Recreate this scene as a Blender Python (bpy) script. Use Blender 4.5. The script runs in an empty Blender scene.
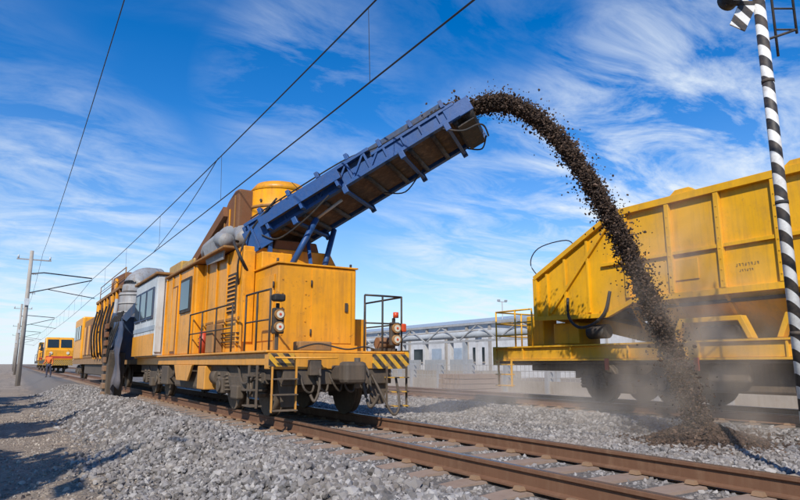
import bpy, bmesh, math, random
import numpy as np
from mathutils import Vector, Matrix
random.seed(7); rng=np.random.default_rng(11)
S=bpy.context.scene
COL=S.collection
R=math.radians

# ---------------------------------------------------------------- node helpers
def newmat(name):
    m=bpy.data.materials.new(name); m.use_nodes=True
    nt=m.node_tree; b=nt.nodes.get('Principled BSDF')
    return m,nt,b
def N(nt,t): return nt.nodes.new(t)
def L(nt,a,b): nt.links.new(a,b)
def ramp(nt,fac,stops):
    r=nt.nodes.new('ShaderNodeValToRGB'); e=r.color_ramp.elements
    while len(e)<len(stops): e.new(.5)
    for i,(p,c) in enumerate(stops):
        e[i].position=p; e[i].color=(c,c,c,1) if isinstance(c,(int,float)) else (*c,1)
    L(nt,fac,r.inputs['Fac']); return r.outputs['Color']
def mix(nt,f,a,b,mode='MIX'):
    n=nt.nodes.new('ShaderNodeMix'); n.data_type='RGBA'; n.blend_type=mode
    for s,v in ((n.inputs[0],f),(n.inputs[6],a),(n.inputs[7],b)):
        if isinstance(v,bpy.types.NodeSocket): L(nt,v,s)
        elif isinstance(v,(int,float)): s.default_value=v
        else: s.default_value=(*v,1)
    return n.outputs[2]
def math_(nt,op,a,b=None,c=None):
    n=nt.nodes.new('ShaderNodeMath'); n.operation=op
    for i,v in enumerate((a,b,c)):
        if v is None: continue
        if isinstance(v,bpy.types.NodeSocket): L(nt,v,n.inputs[i])
        else: n.inputs[i].default_value=v
    return n.outputs[0]
def noise(nt,vec,scale,detail=6,rough=.6,dist=0):
    n=N(nt,'ShaderNodeTexNoise'); n.inputs['Scale'].default_value=scale
    n.inputs['Detail'].default_value=detail; n.inputs['Roughness'].default_value=rough
    n.inputs['Distortion'].default_value=dist
    L(nt,vec,n.inputs['Vector']); return n.outputs['Fac']
def mapping(nt,vec,scale=(1,1,1),rot=(0,0,0),loc=(0,0,0)):
    n=nt.nodes.new('ShaderNodeMapping'); n.inputs['Scale'].default_value=scale
    n.inputs['Rotation'].default_value=rot; n.inputs['Location'].default_value=loc
    L(nt,vec,n.inputs['Vector']); return n.outputs[0]
def bump(nt,b,h,strength=.3,dist=.01):
    n=nt.nodes.new('ShaderNodeBump'); n.inputs['Strength'].default_value=strength
    n.inputs['Distance'].default_value=dist; L(nt,h,n.inputs['Height']); L(nt,n.outputs[0],b.inputs['Normal'])

def paint(name,base,dirt=(.15,.085,.04),rust=(.10,.038,.018),amt=.5,rough=.45,rustamt=.5,metal=0,dust=None):
    m,nt,b=newmat(name); g=nt.nodes.new('ShaderNodeNewGeometry'); P=g.outputs['Position']
    big=noise(nt,P,1.1,4,.65); st=noise(nt,mapping(nt,P,(8,8,.6)),1.0,5,.7); fine=noise(nt,P,14,6,.75); mid=noise(nt,P,4,5,.7)
    c=mix(nt,ramp(nt,big,[(.32,0),(.68,1)]),base,tuple(x*.78 for x in base))
    c=mix(nt,math_(nt,'MULTIPLY',ramp(nt,st,[(.48,0),(.72,1)]),amt),c,dirt)
    c=mix(nt,math_(nt,'MULTIPLY',math_(nt,'MULTIPLY',ramp(nt,mid,[(.50,0),(.68,1)]),ramp(nt,big,[(.42,0),(.6,1)])),amt*.9),c,tuple(x*1.3 for x in dirt))
    sp=nt.nodes.new('ShaderNodeSeparateXYZ'); L(nt,P,sp.inputs[0])
    zz=math_(nt,'ADD',sp.outputs[2],math_(nt,'MULTIPLY',big,1.4))
    low=ramp(nt,math_(nt,'MULTIPLY',zz,.3),[(.3,1),(.72,0)])
    c=mix(nt,math_(nt,'MULTIPLY',low,min(1,amt*.75) if dust is None else dust),c,(.30,.215,.135))
    rm=math_(nt,'MULTIPLY',ramp(nt,fine,[(.58,0),(.66,1)]),ramp(nt,noise(nt,P,2.6,4),[(.45,0),(.62,1)]))
    c=mix(nt,math_(nt,'MULTIPLY',rm,rustamt),c,rust)
    L(nt,c,b.inputs['Base Color'])
    L(nt,ramp(nt,fine,[(.3,rough*.8),(.8,min(1,rough*1.6))]),b.inputs['Roughness'])
    b.inputs['Metallic'].default_value=metal
    bump(nt,b,math_(nt,'ADD',fine,math_(nt,'MULTIPLY',big,3)),.18,.012); return m
M={}
M['yel']=paint('machine_paint',(.86,.36,.008),dirt=(.24,.115,.03),amt=.48,rustamt=.6,rough=.38)
M['yelw']=paint('wagon_paint',(.84,.43,.008),dirt=(.30,.17,.04),amt=.38,rust=(.20,.10,.03),rustamt=.4,rough=.38)
M['yelr']=paint('rusty_paint',(.36,.17,.04),amt=1,rustamt=1,rough=.7)
M['blue']=paint('conveyor_blue',(.012,.075,.25),dirt=(.06,.065,.07),amt=.30,rustamt=.4,dust=.1)
M['dblue']=paint('tarp_blue',(.035,.07,.14),amt=.4,rough=.7)
M['white']=paint('cab_white',(.58,.63,.66),amt=.4,rustamt=.3)
M['grey']=paint('duct_grey',(.30,.31,.32),amt=.6,rough=.5)
M['dark']=paint('underframe_dark',(.035,.032,.03),dirt=(.13,.09,.06),amt=.6,rough=.75,dust=.25)
M['black']=paint('rubber_black',(.02,.02,.021),dirt=(.1,.08,.06),amt=.3,rough=.7)
M['brown']=paint('belt_brown',(.085,.055,.04),dirt=(.2,.13,.08),amt=.8,rough=.85)
M['rustb']=paint('rust_brown',(.20,.08,.03),amt=.7,rustamt=1,rough=.8)
M['rail']=paint('rail_rust',(.15,.062,.030),dirt=(.21,.12,.07),amt=.5,rough=.8,dust=.12)
M['galv']=paint('galvanised',(.40,.40,.39),amt=.3,rustamt=.2,rough=.5)
M['conc']=paint('concrete',(.38,.35,.31),amt=.35,rough=.9,rustamt=.1)
M['sleeper']=paint('sleeper_concrete',(.30,.215,.165),dirt=(.17,.11,.08),amt=.6,rough=.95,rustamt=.3,dust=.1)
M['wall']=paint('plaster',(.60,.60,.60),amt=.2,rough=.9,rustamt=0)
M['pgrey']=paint('panel_grey',(.36,.39,.42),dirt=(.2,.19,.18),amt=.4,rough=.8,rustamt=.1)
M['roofb']=paint('roof_bluegrey',(.34,.41,.48),amt=.2,rough=.6,rustamt=0)
M['wire']=paint('wire_dark',(.03,.03,.032),amt=0,rustamt=0)
M['red']=paint('red_paint',(.55,.05,.02),amt=.2,rustamt=.1)
M['orange']=paint('hivis_orange',(.75,.16,.02),amt=.1,rustamt=0,rough=.8)
M['cloth']=paint('work_trousers',(.03,.04,.08),amt=.1,rustamt=0,rough=.9)
M['skin']=paint('skin',(.42,.23,.15),amt=0,rustamt=0)
M['stackm']=paint('sheet_ochre',(.50,.30,.05),amt=.6)
m,nt,b=newmat('rail_top'); b.inputs['Metallic'].default_value=.9; b.inputs['Roughness'].default_value=.4
g=nt.nodes.new('ShaderNodeNewGeometry'); L(nt,ramp(nt,noise(nt,mapping(nt,g.outputs['Position'],(8,.8,1)),3),[(.3,(.24,.15,.10)),(.7,(.42,.34,.28))]),b.inputs['Base Color']); M['rtop']=m
m,nt,b=newmat('glass_dark'); b.inputs['Base Color'].default_value=(.02,.03,.035,1); b.inputs['Roughness'].default_value=.08; M['glass']=m
m,nt,b=newmat('lamp_lens'); b.inputs['Base Color'].default_value=(.62,.58,.46,1); b.inputs['Roughness'].default_value=.12; M['lens']=m
m,nt,b=newmat('lamp_red'); b.inputs['Base Color'].default_value=(.6,.07,.02,1); b.inputs['Roughness'].default_value=.25; M['lred']=m
def stripes(name,c1,c2,dirv,period,wear=.7):
    m,nt,b=newmat(name); g=nt.nodes.new('ShaderNodeNewGeometry'); P=g.outputs['Position']
    d=nt.nodes.new('ShaderNodeVectorMath'); d.operation='DOT_PRODUCT'; L(nt,P,d.inputs[0]); d.inputs[1].default_value=dirv
    f=math_(nt,'FRACT',math_(nt,'DIVIDE',d.outputs['Value'],period)); f=math_(nt,'GREATER_THAN',f,.5)
    c=mix(nt,f,c1,c2); c=mix(nt,ramp(nt,noise(nt,P,9,8,.7),[(.42,0),(.75,wear)]),c,(.2,.14,.09))
    L(nt,c,b.inputs['Base Color']); b.inputs['Roughness'].default_value=.6; return m
M['haz']=stripes('hazard_stripes',(.70,.38,.02),(.025,.022,.02),(1,0,1),.20,.95)
M['bw']=stripes('post_stripes',(.74,.74,.72),(.02,.02,.022),(.85,-.6,1),.27,.5)

# ---------------------------------------------------------------- mesh helpers
def empty(name):
    e=bpy.data.objects.new(name,None); COL.objects.link(e); e.empty_display_size=.2; return e
def mk(name,v,f,mat,parent=None,smooth=False,bevel=0):
    me=bpy.data.meshes.new(name); me.from_pydata([tuple(p) for p in v],[],f); me.update()
    bm=bmesh.new(); bm.from_mesh(me); bmesh.ops.recalc_face_normals(bm,faces=bm.faces); bm.to_mesh(me); bm.free()
    if smooth: me.polygons.foreach_set('use_smooth',[True]*len(me.polygons))
    me.materials.append(M[mat] if isinstance(mat,str) else mat)
    o=bpy.data.objects.new(name,me); COL.objects.link(o)
    if parent: o.parent=parent
    if bevel>0:
        b=o.modifiers.new('b','BEVEL'); b.width=bevel; b.segments=2; b.limit_method='ANGLE'
    return o
BF=[(0,1,2,3),(4,7,6,5),(0,4,5,1),(1,5,6,2),(2,6,7,3),(3,7,4,0)]
def box(name,x0,x1,y0,y1,z0,z1,mat,parent=None,bevel=.012):
    v=[(x0,y0,z0),(x1,y0,z0),(x1,y1,z0),(x0,y1,z0),(x0,y0,z1),(x1,y0,z1),(x1,y1,z1),(x0,y1,z1)]
    return mk(name,v,BF,mat,parent,bevel=min(bevel,.3*min(x1-x0,y1-y0,z1-z0)))
def prism(name,poly,axis,lo,hi,mat,parent=None,bevel=.01):
    n=len(poly); v=[]
    for t in (lo,hi):
        for a,b in poly: v.append({'x':(t,a,b),'y':(a,t,b),'z':(a,b,t)}[axis])
    f=[tuple(range(n)),tuple(range(2*n-1,n-1,-1))]+[(i,(i+1)%n,(i+1)%n+n,i+n) for i in range(n)]
    return mk(name,v,f,mat,parent,bevel=bevel)
def frame(d):
    d=Vector(d).normalized(); u=Vector((0,0,1)) if abs(d.z)<.95 else Vector((0,1,0))
    s=d.cross(u).normalized(); return s,s.cross(d).normalized()
def spline(pts,k=6):
    pts=[Vector(p) for p in pts]; out=[]; n=len(pts)
    for i in range(n-1):
        p0=pts[max(i-1,0)];p1=pts[i];p2=pts[i+1];p3=pts[min(i+2,n-1)]
        for j in range(k):
            t=j/k; out.append(.5*((2*p1)+(p2-p0)*t+(2*p0-5*p1+4*p2-p3)*t*t+(3*p1-p0-3*p2+p3)*t**3))
    out.append(pts[-1]); return out
def tube(name,pts,r,mat,parent=None,seg=8,caps=True,smooth_path=False):
    if smooth_path: pts=spline(pts)
    pts=[Vector(p) for p in pts]; v=[];f=[]; n=len(pts)
    for i,p in enumerate(pts):
        d=(pts[min(i+1,n-1)]-pts[max(i-1,0)]); s,u=frame(d)
        rr=r[i] if isinstance(r,(list,tuple)) else r
        for k in range(seg):
            a=2*math.pi*k/seg; v.append(p+(s*math.cos(a)+u*math.sin(a))*rr)
    for i in range(n-1):
        for k in range(seg): f.append((i*seg+k,i*seg+(k+1)%seg,(i+1)*seg+(k+1)%seg,(i+1)*seg+k))
    if caps: f.append(tuple(range(seg))); f.append(tuple(range((n-1)*seg,n*seg)))
    return mk(name,v,f,mat,parent,smooth=seg>=8)
def hose(name,pts,r,mat,parent,seg=8): return tube(name,pts,r,mat,parent,seg,True,True)
def cyl(name,p0,p1,r,mat,parent=None,seg=24,r2=None):
    o=tube(name,[p0,p1],[r,r if r2 is None else r2],mat,parent,seg)
    for p in o.data.polygons: p.use_smooth=len(p.vertices)==4
    return o
def beam(name,p0,p1,w,h,mat,parent=None):
    p0=Vector(p0);p1=Vector(p1); s,u=frame(p1-p0); v=[]
    for p in (p0,p1):
        for a,b in ((-1,-1),(1,-1),(1,1),(-1,1)): v.append(p+s*a*w/2+u*b*h/2)
    return mk(name,v,BF,mat,parent,bevel=.004)
def quadbar(name,P,mat,parent=None,t=.02):
    P=[Vector(p) for p in P]; nrm=(P[1]-P[0]).cross(P[2]-P[0]).normalized()*t
    n=len(P); v=P+[p+nrm for p in P]
    f=[tuple(range(n)),tuple(range(2*n-1,n-1,-1))]+[(i,(i+1)%n,(i+1)%n+n,i+n) for i in range(n)]
    return mk(name,v,f,mat,parent)

# ---------------------------------------------------------------- terrain
_k=rng.normal(size=(14,2)); _ph=rng.uniform(0,6.28,14)
def fn(X,Y,sc):
    s=0
    for i in range(14): s=s+np.sin((X*_k[i,0]+Y*_k[i,1])*sc+_ph[i])
    return s/5
PX=[-3000,-6,0.4,1.5,2.45,3.15,6.15,7.1,10.2,11,14.1,15.2,30,3000]
PZ=[-.9,-.74,-.66,-.58,-.20,-.205,-.205,-.40,-.40,-.205,-.205,-.5,-.6,-.9]
def gz(X,Y):
    X=np.asarray(X,float);Y=np.asarray(Y,float)
    off=.22*fn(X*0,Y,.55)
    w=np.clip((3.1-X)/1.0,0,1)
    z=np.interp(X+off*w,PX,PZ)
    z=z+.13*np.exp(-((X-2.3)/.5)**2)*np.clip(.7+.8*fn(X*.6,Y,1.0),0,1.8)*(X<3.2)
    bed=((X>3.15)&(X<6.15))|((X>11)&(X<14.1))
    z=z+np.where(bed,.004,.028)*fn(X,Y,3.3)+np.where(bed,0,.03)*fn(X,Y,1.1)
    return z
def axis(f0,f1,st,far):
    a=list(np.arange(f0,f1,st)); lo=f0;hi=f1;s=st
    L1=[]
    while hi<far: s*=1.25; hi+=s; L1.append(hi)
    s=st;L2=[]
    while lo>-far: s*=1.25; lo-=s; L2.append(lo)
    return np.array(L2[::-1]+a+[f1]+L1)
xs=axis(-8,17,.14,2500); ys=axis(-2,34,.16,2500)
XX,YY=np.meshgrid(xs,ys,indexing='ij'); ZZ=gz(XX,YY)
nx,ny=len(xs),len(ys); V=np.stack([XX,YY,ZZ],-1).reshape(-1,3)
idx=np.arange(nx*ny).reshape(nx,ny)
F=np.stack([idx[:-1,:-1],idx[1:,:-1],idx[1:,1:],idx[:-1,1:]],-1).reshape(-1,4)
def fastmesh(name,V,F,mat,col=None,smooth=False):
    k=F.shape[1]; me=bpy.data.meshes.new(name); me.vertices.add(len(V)); me.vertices.foreach_set('co',V.astype(np.float32).ravel())
    me.loops.add(F.size); me.loops.foreach_set('vertex_index',F.astype(np.int32).ravel())
    me.polygons.add(len(F)); me.polygons.foreach_set('loop_start',np.arange(0,F.size,k,dtype=np.int32))
    try: me.polygons.foreach_set('loop_total',np.full(len(F),k,dtype=np.int32))
    except Exception: pass
    me.update(calc_edges=True)
    me.polygons.foreach_set('use_smooth',np.full(len(F),smooth))
    if col is not None:
        a=me.attributes.new('tone','FLOAT','POINT'); a.data.foreach_set('value',col.astype(np.float32))
    me.materials.append(mat); o=bpy.data.objects.new(name,me); COL.objects.link(o); return o
m,nt,b=newmat('ground_mat'); g=nt.nodes.new('ShaderNodeNewGeometry'); P=g.outputs['Position']
sp=nt.nodes.new('ShaderNodeSeparateXYZ'); L(nt,P,sp.inputs[0])
big=noise(nt,P,.5,6); med=noise(nt,P,3,8,.7); fine=noise(nt,P,28,6,.7)
vor=N(nt,'ShaderNodeTexVoronoi'); vor.inputs['Scale'].default_value=22; L(nt,P,vor.inputs['Vector'])
soil=mix(nt,ramp(nt,big,[(.38,0),(.60,1)]),(.40,.31,.225),(.26,.20,.15))
soil=mix(nt,ramp(nt,med,[(.42,0),(.68,.7)]),soil,(.14,.11,.085))
soil=mix(nt,ramp(nt,fine,[(.5,0),(.8,.55)]),soil,(.48,.41,.33))
soil=mix(nt,.25,soil,mix(nt,ramp(nt,noise(nt,P,9,8,.8),[(.45,0),(.55,1)]),(.10,.085,.07),(.52,.44,.35)))
tr=noise(nt,mapping(nt,P,(2.2,.12,1)),1,4)
soil=mix(nt,ramp(nt,tr,[(.50,0),(.66,.5)]),soil,(.15,.12,.10))
gr=mix(nt,vor.outputs['Color'],(.12,.11,.10),(.26,.24,.22)); gr=mix(nt,.6,gr,(.15,.13,.115))
xn=math_(nt,'ADD',sp.outputs[0],math_(nt,'MULTIPLY',math_(nt,'SUBTRACT',med,.5),2.2))
f1=ramp(nt,math_(nt,'MULTIPLY',xn,.1),[(.08,0),(.14,1)])
f2=ramp(nt,math_(nt,'MULTIPLY',xn,.05),[(.74,1),(.80,0)])
c=mix(nt,math_(nt,'MULTIPLY',f1,f2),soil,gr); L(nt,c,b.inputs['Base Color']); b.inputs['Roughness'].default_value=.95
h=math_(nt,'ADD',fine,math_(nt,'MULTIPLY',vor.outputs['Distance'],-.8)); bump(nt,b,h,1.0,.04)
fastmesh('ground',V,F,m,smooth=True)

# ---------------------------------------------------------------- stones
t=(1+5**.5)/2
IV=np.array([(-1,t,0),(1,t,0),(-1,-t,0),(1,-t,0),(0,-1,t),(0,1,t),(0,-1,-t),(0,1,-t),(t,0,-1),(t,0,1),(-t,0,-1),(-t,0,1)],float); IV/=np.linalg.norm(IV[0])
IF=np.array([(0,11,5),(0,5,1),(0,1,7),(0,7,10),(0,10,11),(1,5,9),(5,11,4),(11,10,2),(10,7,6),(7,1,8),(3,9,4),(3,4,2),(3,2,6),(3,6,8),(3,8,9),(4,9,5),(2,4,11),(6,2,10),(8,6,7),(9,8,1)])
def rocks(name,P,size,mat,flat=(.5,.95)):
    n=len(P); q=rng.normal(size=(n,4)); q/=np.linalg.norm(q,axis=1)[:,None]
    w,x,y,z=q.T
    Rm=np.stack([1-2*(y*y+z*z),2*(x*y-z*w),2*(x*z+y*w),2*(x*y+z*w),1-2*(x*x+z*z),2*(y*z-x*w),2*(x*z-y*w),2*(y*z+x*w),1-2*(x*x+y*y)],1).reshape(n,3,3)
    sc=np.stack([rng.uniform(.9,1.4,n),rng.uniform(.7,1.05,n),rng.uniform(*flat,n)],1)
    loc=IV[None]*rng.uniform(.68,1.22,(n,12,1))*sc[:,None,:]*np.asarray(size).reshape(-1,1,1)
    Vv=np.einsum('nij,nkj->nki',Rm,loc)+P[:,None,:]
    Ff=(IF[None]+np.arange(n)[:,None,None]*12).reshape(-1,3)
    return fastmesh(name,Vv.reshape(-1,3),Ff,mat,col=np.repeat(rng.uniform(0,1,n),12))
def rockmat(name,stops,dustc,da=.5):
    m,nt,b=newmat(name); a=nt.nodes.new('ShaderNodeAttribute'); a.attribute_name='tone'
    g=nt.nodes.new('ShaderNodeNewGeometry')
    c=ramp(nt,a.outputs['Fac'],stops)
    c=mix(nt,ramp(nt,noise(nt,g.outputs['Position'],.9,5,.7),[(.42,0),(.62,da)]),c,dustc)
    c=mix(nt,ramp(nt,noise(nt,g.outputs['Position'],30,4,.7),[(.4,0),(.7,da)]),c,dustc)
    L(nt,c,b.inputs['Base Color']); b.inputs['Roughness'].default_value=.9; return m
RM=rockmat('ballast_stone',[(0,(.06,.058,.06)),(.35,(.15,.147,.15)),(.75,(.26,.25,.25)),(1,(.42,.405,.39))],(.235,.20,.17))
SM=rockmat('spoil_stone',[(0,(.016,.010,.007)),(.5,(.048,.028,.018)),(.85,(.10,.06,.037)),(1,(.17,.11,.075))],(.065,.04,.026))
PM=rockmat('pebble_stone',[(0,(.11,.09,.08)),(.5,(.25,.21,.17)),(1,(.46,.41,.35))],(.26,.21,.165))
def field(x0,x1,y0,y1,dens):
    n=int((x1-x0)*(y1-y0)*dens); X=rng.uniform(x0,x1,n); Y=rng.uniform(y0,y1,n)
    edge=1.25+.3*fn(X*0,Y,.8)+rng.normal(size=n)*.26
    keep=(X>edge)&(Y>.3*X-.5)
    for c in (4.65,12.55):
        sl=(np.abs(X-c)<1.34)&(np.abs(((Y+.3)%.6)-.3)<.165)&(rng.uniform(size=n)>.025)
        rl=(np.abs(np.abs(X-c)-.75)<.095)
        keep&=~(sl|rl)
    X,Y=X[keep],Y[keep]; Z=gz(X,Y)
    for c in (4.65,12.55): Z=np.where(np.abs(X-c)<1.34,Z-.03,Z)
    return np.stack([X,Y,Z],1)
A=field(.5,8.3,0,12,640); B=field(.5,8.3,12,36,120); C=field(8.3,15,1.5,24,170)
A[:,2]+=rng.uniform(-.005,.035,len(A))
szA=np.where((A[:,0]>3.3)&(A[:,0]<6.0),rng.uniform(.018,.032,len(A)),rng.gamma(9,.0037,len(A)))
P=np.concatenate([A,B,C]); sz=np.concatenate([szA,rng.uniform(.035,.06,len(B)),rng.uniform(.032,.055,len(C))])
rocks('ballast',P,sz,RM)
n=26000; X=rng.uniform(-4,1.9,n); Y=3+27*rng.uniform(size=n)**1.4
kp=rng.uniform(size=n)<np.clip(.35+.9*fn(X,Y,1.3)+.25*(X>.2),.08,1); X=X[kp];Y=Y[kp];n=len(X)
rocks('pebbles',np.stack([X,Y,gz(X,Y)],1),rng.uniform(.009,.026,n)*(1+1.0*(rng.uniform(size=n)>.92)),PM)

# ---------------------------------------------------------------- tracks
def track(cx,name):
    e=empty(name)
    prof=[(-.075,-.172),(.075,-.172),(.075,-.158),(.012,-.145),(.012,-.045),(.036,-.032),(.036,-.004),(.03,0),(-.03,0),(-.036,-.004),(-.036,-.032),(-.012,-.045),(-.012,-.145),(-.075,-.158)]
    for i,s in enumerate((-.7525,.7525)):
        prism(f'rail_{i+1}',[(cx+s+a,z) for a,z in prof],'y',-60,600,'rail',e,bevel=0)
        box(f'rail_running_surface_{i+1}',cx+s-.026,cx+s+.026,-60,600,.0005,.0025,'rtop',e,0)
    v=[];f=[]
    for yy in np.arange(-6,140,.6):
        j=random.uniform(-.02,.02); zt=-.173; dz=random.uniform(-.012,0)
        x0,x1=cx-1.28+j,cx+1.28+j
        pr=[(x0,zt+dz-.03),(x0+.35,zt+dz),(x1-.35,zt+dz),(x1,zt+dz-.03)]
        b0=len(v)
        for (x,z) in pr: v+= [(x,yy-.14,z-.2),(x,yy-.115,z),(x,yy+.115,z),(x,yy+.14,z-.2)]
        for q in range(3):
            for w in range(3):
                a=b0+q*4+w; f.append((a,a+1,a+5,a+4))
        f.append((b0,b0+1,b0+2,b0+3)); f.append((b0+12,b0+13,b0+14,b0+15))
    mk('sleepers',v,f,'sleeper',e)
    v=[];f=[]
    for yy in np.arange(-.0,24,.6):
        for s in (-.7525,.7525):
            for q in (-.11,.11):
                x=cx+s+q; b0=len(v)
                v+=[(x+a*.035,yy+b_*.05,-.175+c_*.035) for a,b_,c_ in ((-1,-1,0),(1,-1,0),(1,1,0),(-1,1,0),(-.6,-.8,1),(.6,-.8,1),(.6,.8,1),(-.6,.8,1))]
                f+=[tuple(b0+i for i in q4) for q4 in BF]
    mk('rail_clips',v,f,'rustb',e)
    return e
track(4.65,'railway_track'); track(12.55,'railway_track')

# ---------------------------------------------------------------- bogie
def bogie(e,cx,y0,wb=1.9,half=1.0,mat='dark',n=2):
    for i in range(n):
        y=y0+i*wb/(n-1)
        for s in (-.75,.75):
            cyl('wheel',(cx+s-.065,y,.46),(cx+s+.065,y,.46),.455,mat,e,32)
            cyl('wheel_flange',(cx+s*.9-.015,y,.46),(cx+s*.9+.015,y,.46),.485,mat,e,32)
            sx=1 if s>0 else -1
            box('axlebox',cx+sx*half-.11,cx+sx*half+.11,y-.16,y+.16,.32,.62,mat,e,.03)
            cyl('axlebox_cover',(cx+sx*(half+.11),y,.46),(cx+sx*(half+.15),y,.46),.11,mat,e,16)
            for q in (-.27,.27):
                cyl('spring',(cx+sx*half,y+q,.34),(cx+sx*half,y+q,.72),.075,mat,e,12)
                for k in range(5): cyl('spring_coil',(cx+sx*half,y+q,.38+k*.07),(cx+sx*half,y+q,.405+k*.07),.095,mat,e,12)
        cyl('axle',(cx-.75,y,.46),(cx+.75,y,.46),.08,mat,e,12)
    y1=y0+wb
    for s in (-1,1):
        x=cx+s*half
        prism('sideframe',[(y0-.5,.55),(y0-.5,.75),(y0+.2,.82),((y0+y1)/2-.5,.66),((y0+y1)/2+.5,.66),(y1-.2,.82),(y1+.5,.75),(y1+.5,.55),(y1-.3,.66),((y0+y1)/2+.45,.4),((y0+y1)/2-.45,.4),(y0+.3,.66)],'x',x-.05,x+.05,mat,e)
        box('brake_gear',x-.12,x+.02,(y0+y1)/2-.2,(y0+y1)/2+.2,.25,.5,mat,e,.03)
    box('bolster',cx-half,cx+half,(y0+y1)/2-.25,(y0+y1)/2+.25,.55,.85,mat,e)

def rail_panel(e,pts,z0,z1,mat,mids=1,r=.018):
    pts=[Vector((p[0],p[1],0)) for p in pts]
    tube('handrail',[p+Vector((0,0,z1)) for p in pts],r,mat,e)
    for k in range(mids):
        z=z0+(z1-z0)*(k+1)/(mids+1)
        tube('midrail',[p+Vector((0,0,z)) for p in pts],r*.8,mat,e)
    for p in pts: tube('rail_post',[p+Vector((0,0,z0)),p+Vector((0,0,z1))],r,mat,e)

# ---------------------------------------------------------------- main machine
E=empty('ballast_cleaning_machine')
cx=4.65
box('sole_frame',3.5,5.95,9.75,22.0,.86,1.06,'yel',E)
box('deck_plate',3.42,6.0,9.55,22.0,1.062,1.10,'yel',E)
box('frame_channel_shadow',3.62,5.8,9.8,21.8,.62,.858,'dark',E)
box('headstock',3.45,5.99,9.50,9.72,.80,1.055,'yel',E)
box('headstock_lower',3.7,5.7,9.52,9.70,.55,.797,'dark',E)
box('headstock_hazard_l',3.44,3.86,9.46,9.497,.84,1.05,'haz',E,.004)
box('headstock_hazard_r',5.3,6.0,9.46,9.497,.80,1.05,'haz',E,.004)
prism('corner_plate_r',[(9.45,1.12),(9.45,.86),(10.2,.95),(10.2,1.12)],'x',6.003,6.03,'haz',E,.004)
box('coupler_shank',4.52,4.78,9.05,9.5,.62,.86,'dark',E,.03)
box('coupler_knuckle',4.46,4.86,8.85,9.12,.58,.92,'dark',E,.06)
cyl('coupler_pin',(4.74,8.98,.5),(4.74,8.98,.98),.05,'dark',E,12)
hose('brake_hose',[(4.95,9.46,.9),(4.98,9.3,.75),(5.0,9.2,.45),(5.05,9.12,.2),(5.12,9.05,.28),(5.15,9.0,.4)],.028,'black',E)
hose('brake_hose_2',[(5.12,9.46,.88),(5.14,9.3,.7),(5.15,9.25,.4),(5.2,9.1,.3)],.024,'black',E)
hose('brake_hose_3',[(4.3,9.46,.9),(4.26,9.35,.7),(4.22,9.3,.45),(4.15,9.3,.3),(4.1,9.35,.4)],.024,'black',E)
hose('ground_hose',[(5.3,9.5,.7),(5.4,9.3,.35),(5.55,9.2,.05),(5.7,9.25,.2),(5.75,9.45,.65)],.022,'black',E)
box('uncoupling_bracket',4.1,4.3,9.38,9.5,.7,.95,'dark',E)
tube('uncoupling_rod',[(3.5,9.38,.98),(4.3,9.36,.98),(4.5,9.2,.98)],.014,'yel',E)
prism('rail_guard_l',[(3.62,.78),(4.0,.78),(3.96,.2),(3.72,.2)],'y',9.6,9.64,'dark',E)
prism('rail_guard_r',[(5.3,.78),(5.7,.78),(5.6,.2),(5.34,.2)],'y',9.6,9.64,'dark',E)
for (x0,x1,n) in ((3.48,3.88,'l'),(5.55,5.95,'r')):
    for x in (x0,x1): beam('step_stringer',(x,9.42,.84),(x,9.42,.14),.02,.05,'yel' if n=='l' else 'dark',E)
    for z in (.16,.40,.64): box('step_tread',x0,x1,9.32,9.5,z,z+.02,'dark' if n=='l' else 'haz',E,.003)
for y in (9.9,10.3): beam('side_step_stringer',(3.4,y,.86),(3.4,y,.18),.03,.05,'dark',E)
for z in (.2,.45,.68): box('side_step_tread',3.3,3.5,9.9,10.3,z,z+.025,'dark',E,.003)
box('engine_housing',3.96,5.55,10.6,11.9,1.102,2.68,'yel',E,.03)
box('housing_lid',3.93,5.58,10.57,11.9,2.683,2.715,'yel',E,.008)
box('housing_base_trim',3.93,5.58,10.575,10.597,1.105,1.22,'yel',E,.004)
box('housing_door_side',3.94,3.958,10.75,11.7,1.3,2.5,'yel',E,.006)
for z in (1.5,2.3): cyl('door_hinge',(3.93,10.74,z-.06),(3.93,10.74,z+.06),.018,'dark',E,8)
box('housing_latch',3.92,3.94,11.55,11.62,1.85,2.0,'dark',E,.003)
box('front_hatch',4.62,5.44,10.585,10.598,1.26,2.62,'yel',E,.005)
for z in (1.45,2.35): cyl('hatch_hinge',(4.61,10.578,z-.06),(4.61,10.578,z+.06),.016,'dark',E,8)
box('hatch_handle',5.3,5.36,10.56,10.584,1.85,2.02,'dark',E,.004)
for x in (4.05,4.5):
    for z in np.arange(1.4,2.6,.25): cyl('bolt',(x,10.587,z),(x,10.598,z),.014,'yel',E,8)
for x in (4.0,5.5): cyl('lifting_eye',(x,10.75,2.716),(x,10.75,2.80),.025,'dark',E,8)
box('battery_box',5.6,5.95,10.9,12.4,1.102,1.75,'yel',E)
cyl('winch_drum',(5.65,9.95,1.25),(5.95,9.95,1.25),.11,'rustb',E,20); box('winch_base',5.6,6.0,9.8,10.1,1.102,1.16,'dark',E)
box('deck_toolbox',4.1,4.7,9.85,10.15,1.102,1.26,'yelr',E,.02)
hose('deck_cable',[(4.0,9.7,1.13),(4.4,9.75,1.22),(4.9,9.7,1.13),(5.3,9.8,1.18),(5.5,9.7,1.13)],.016,'black',E,6)
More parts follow.
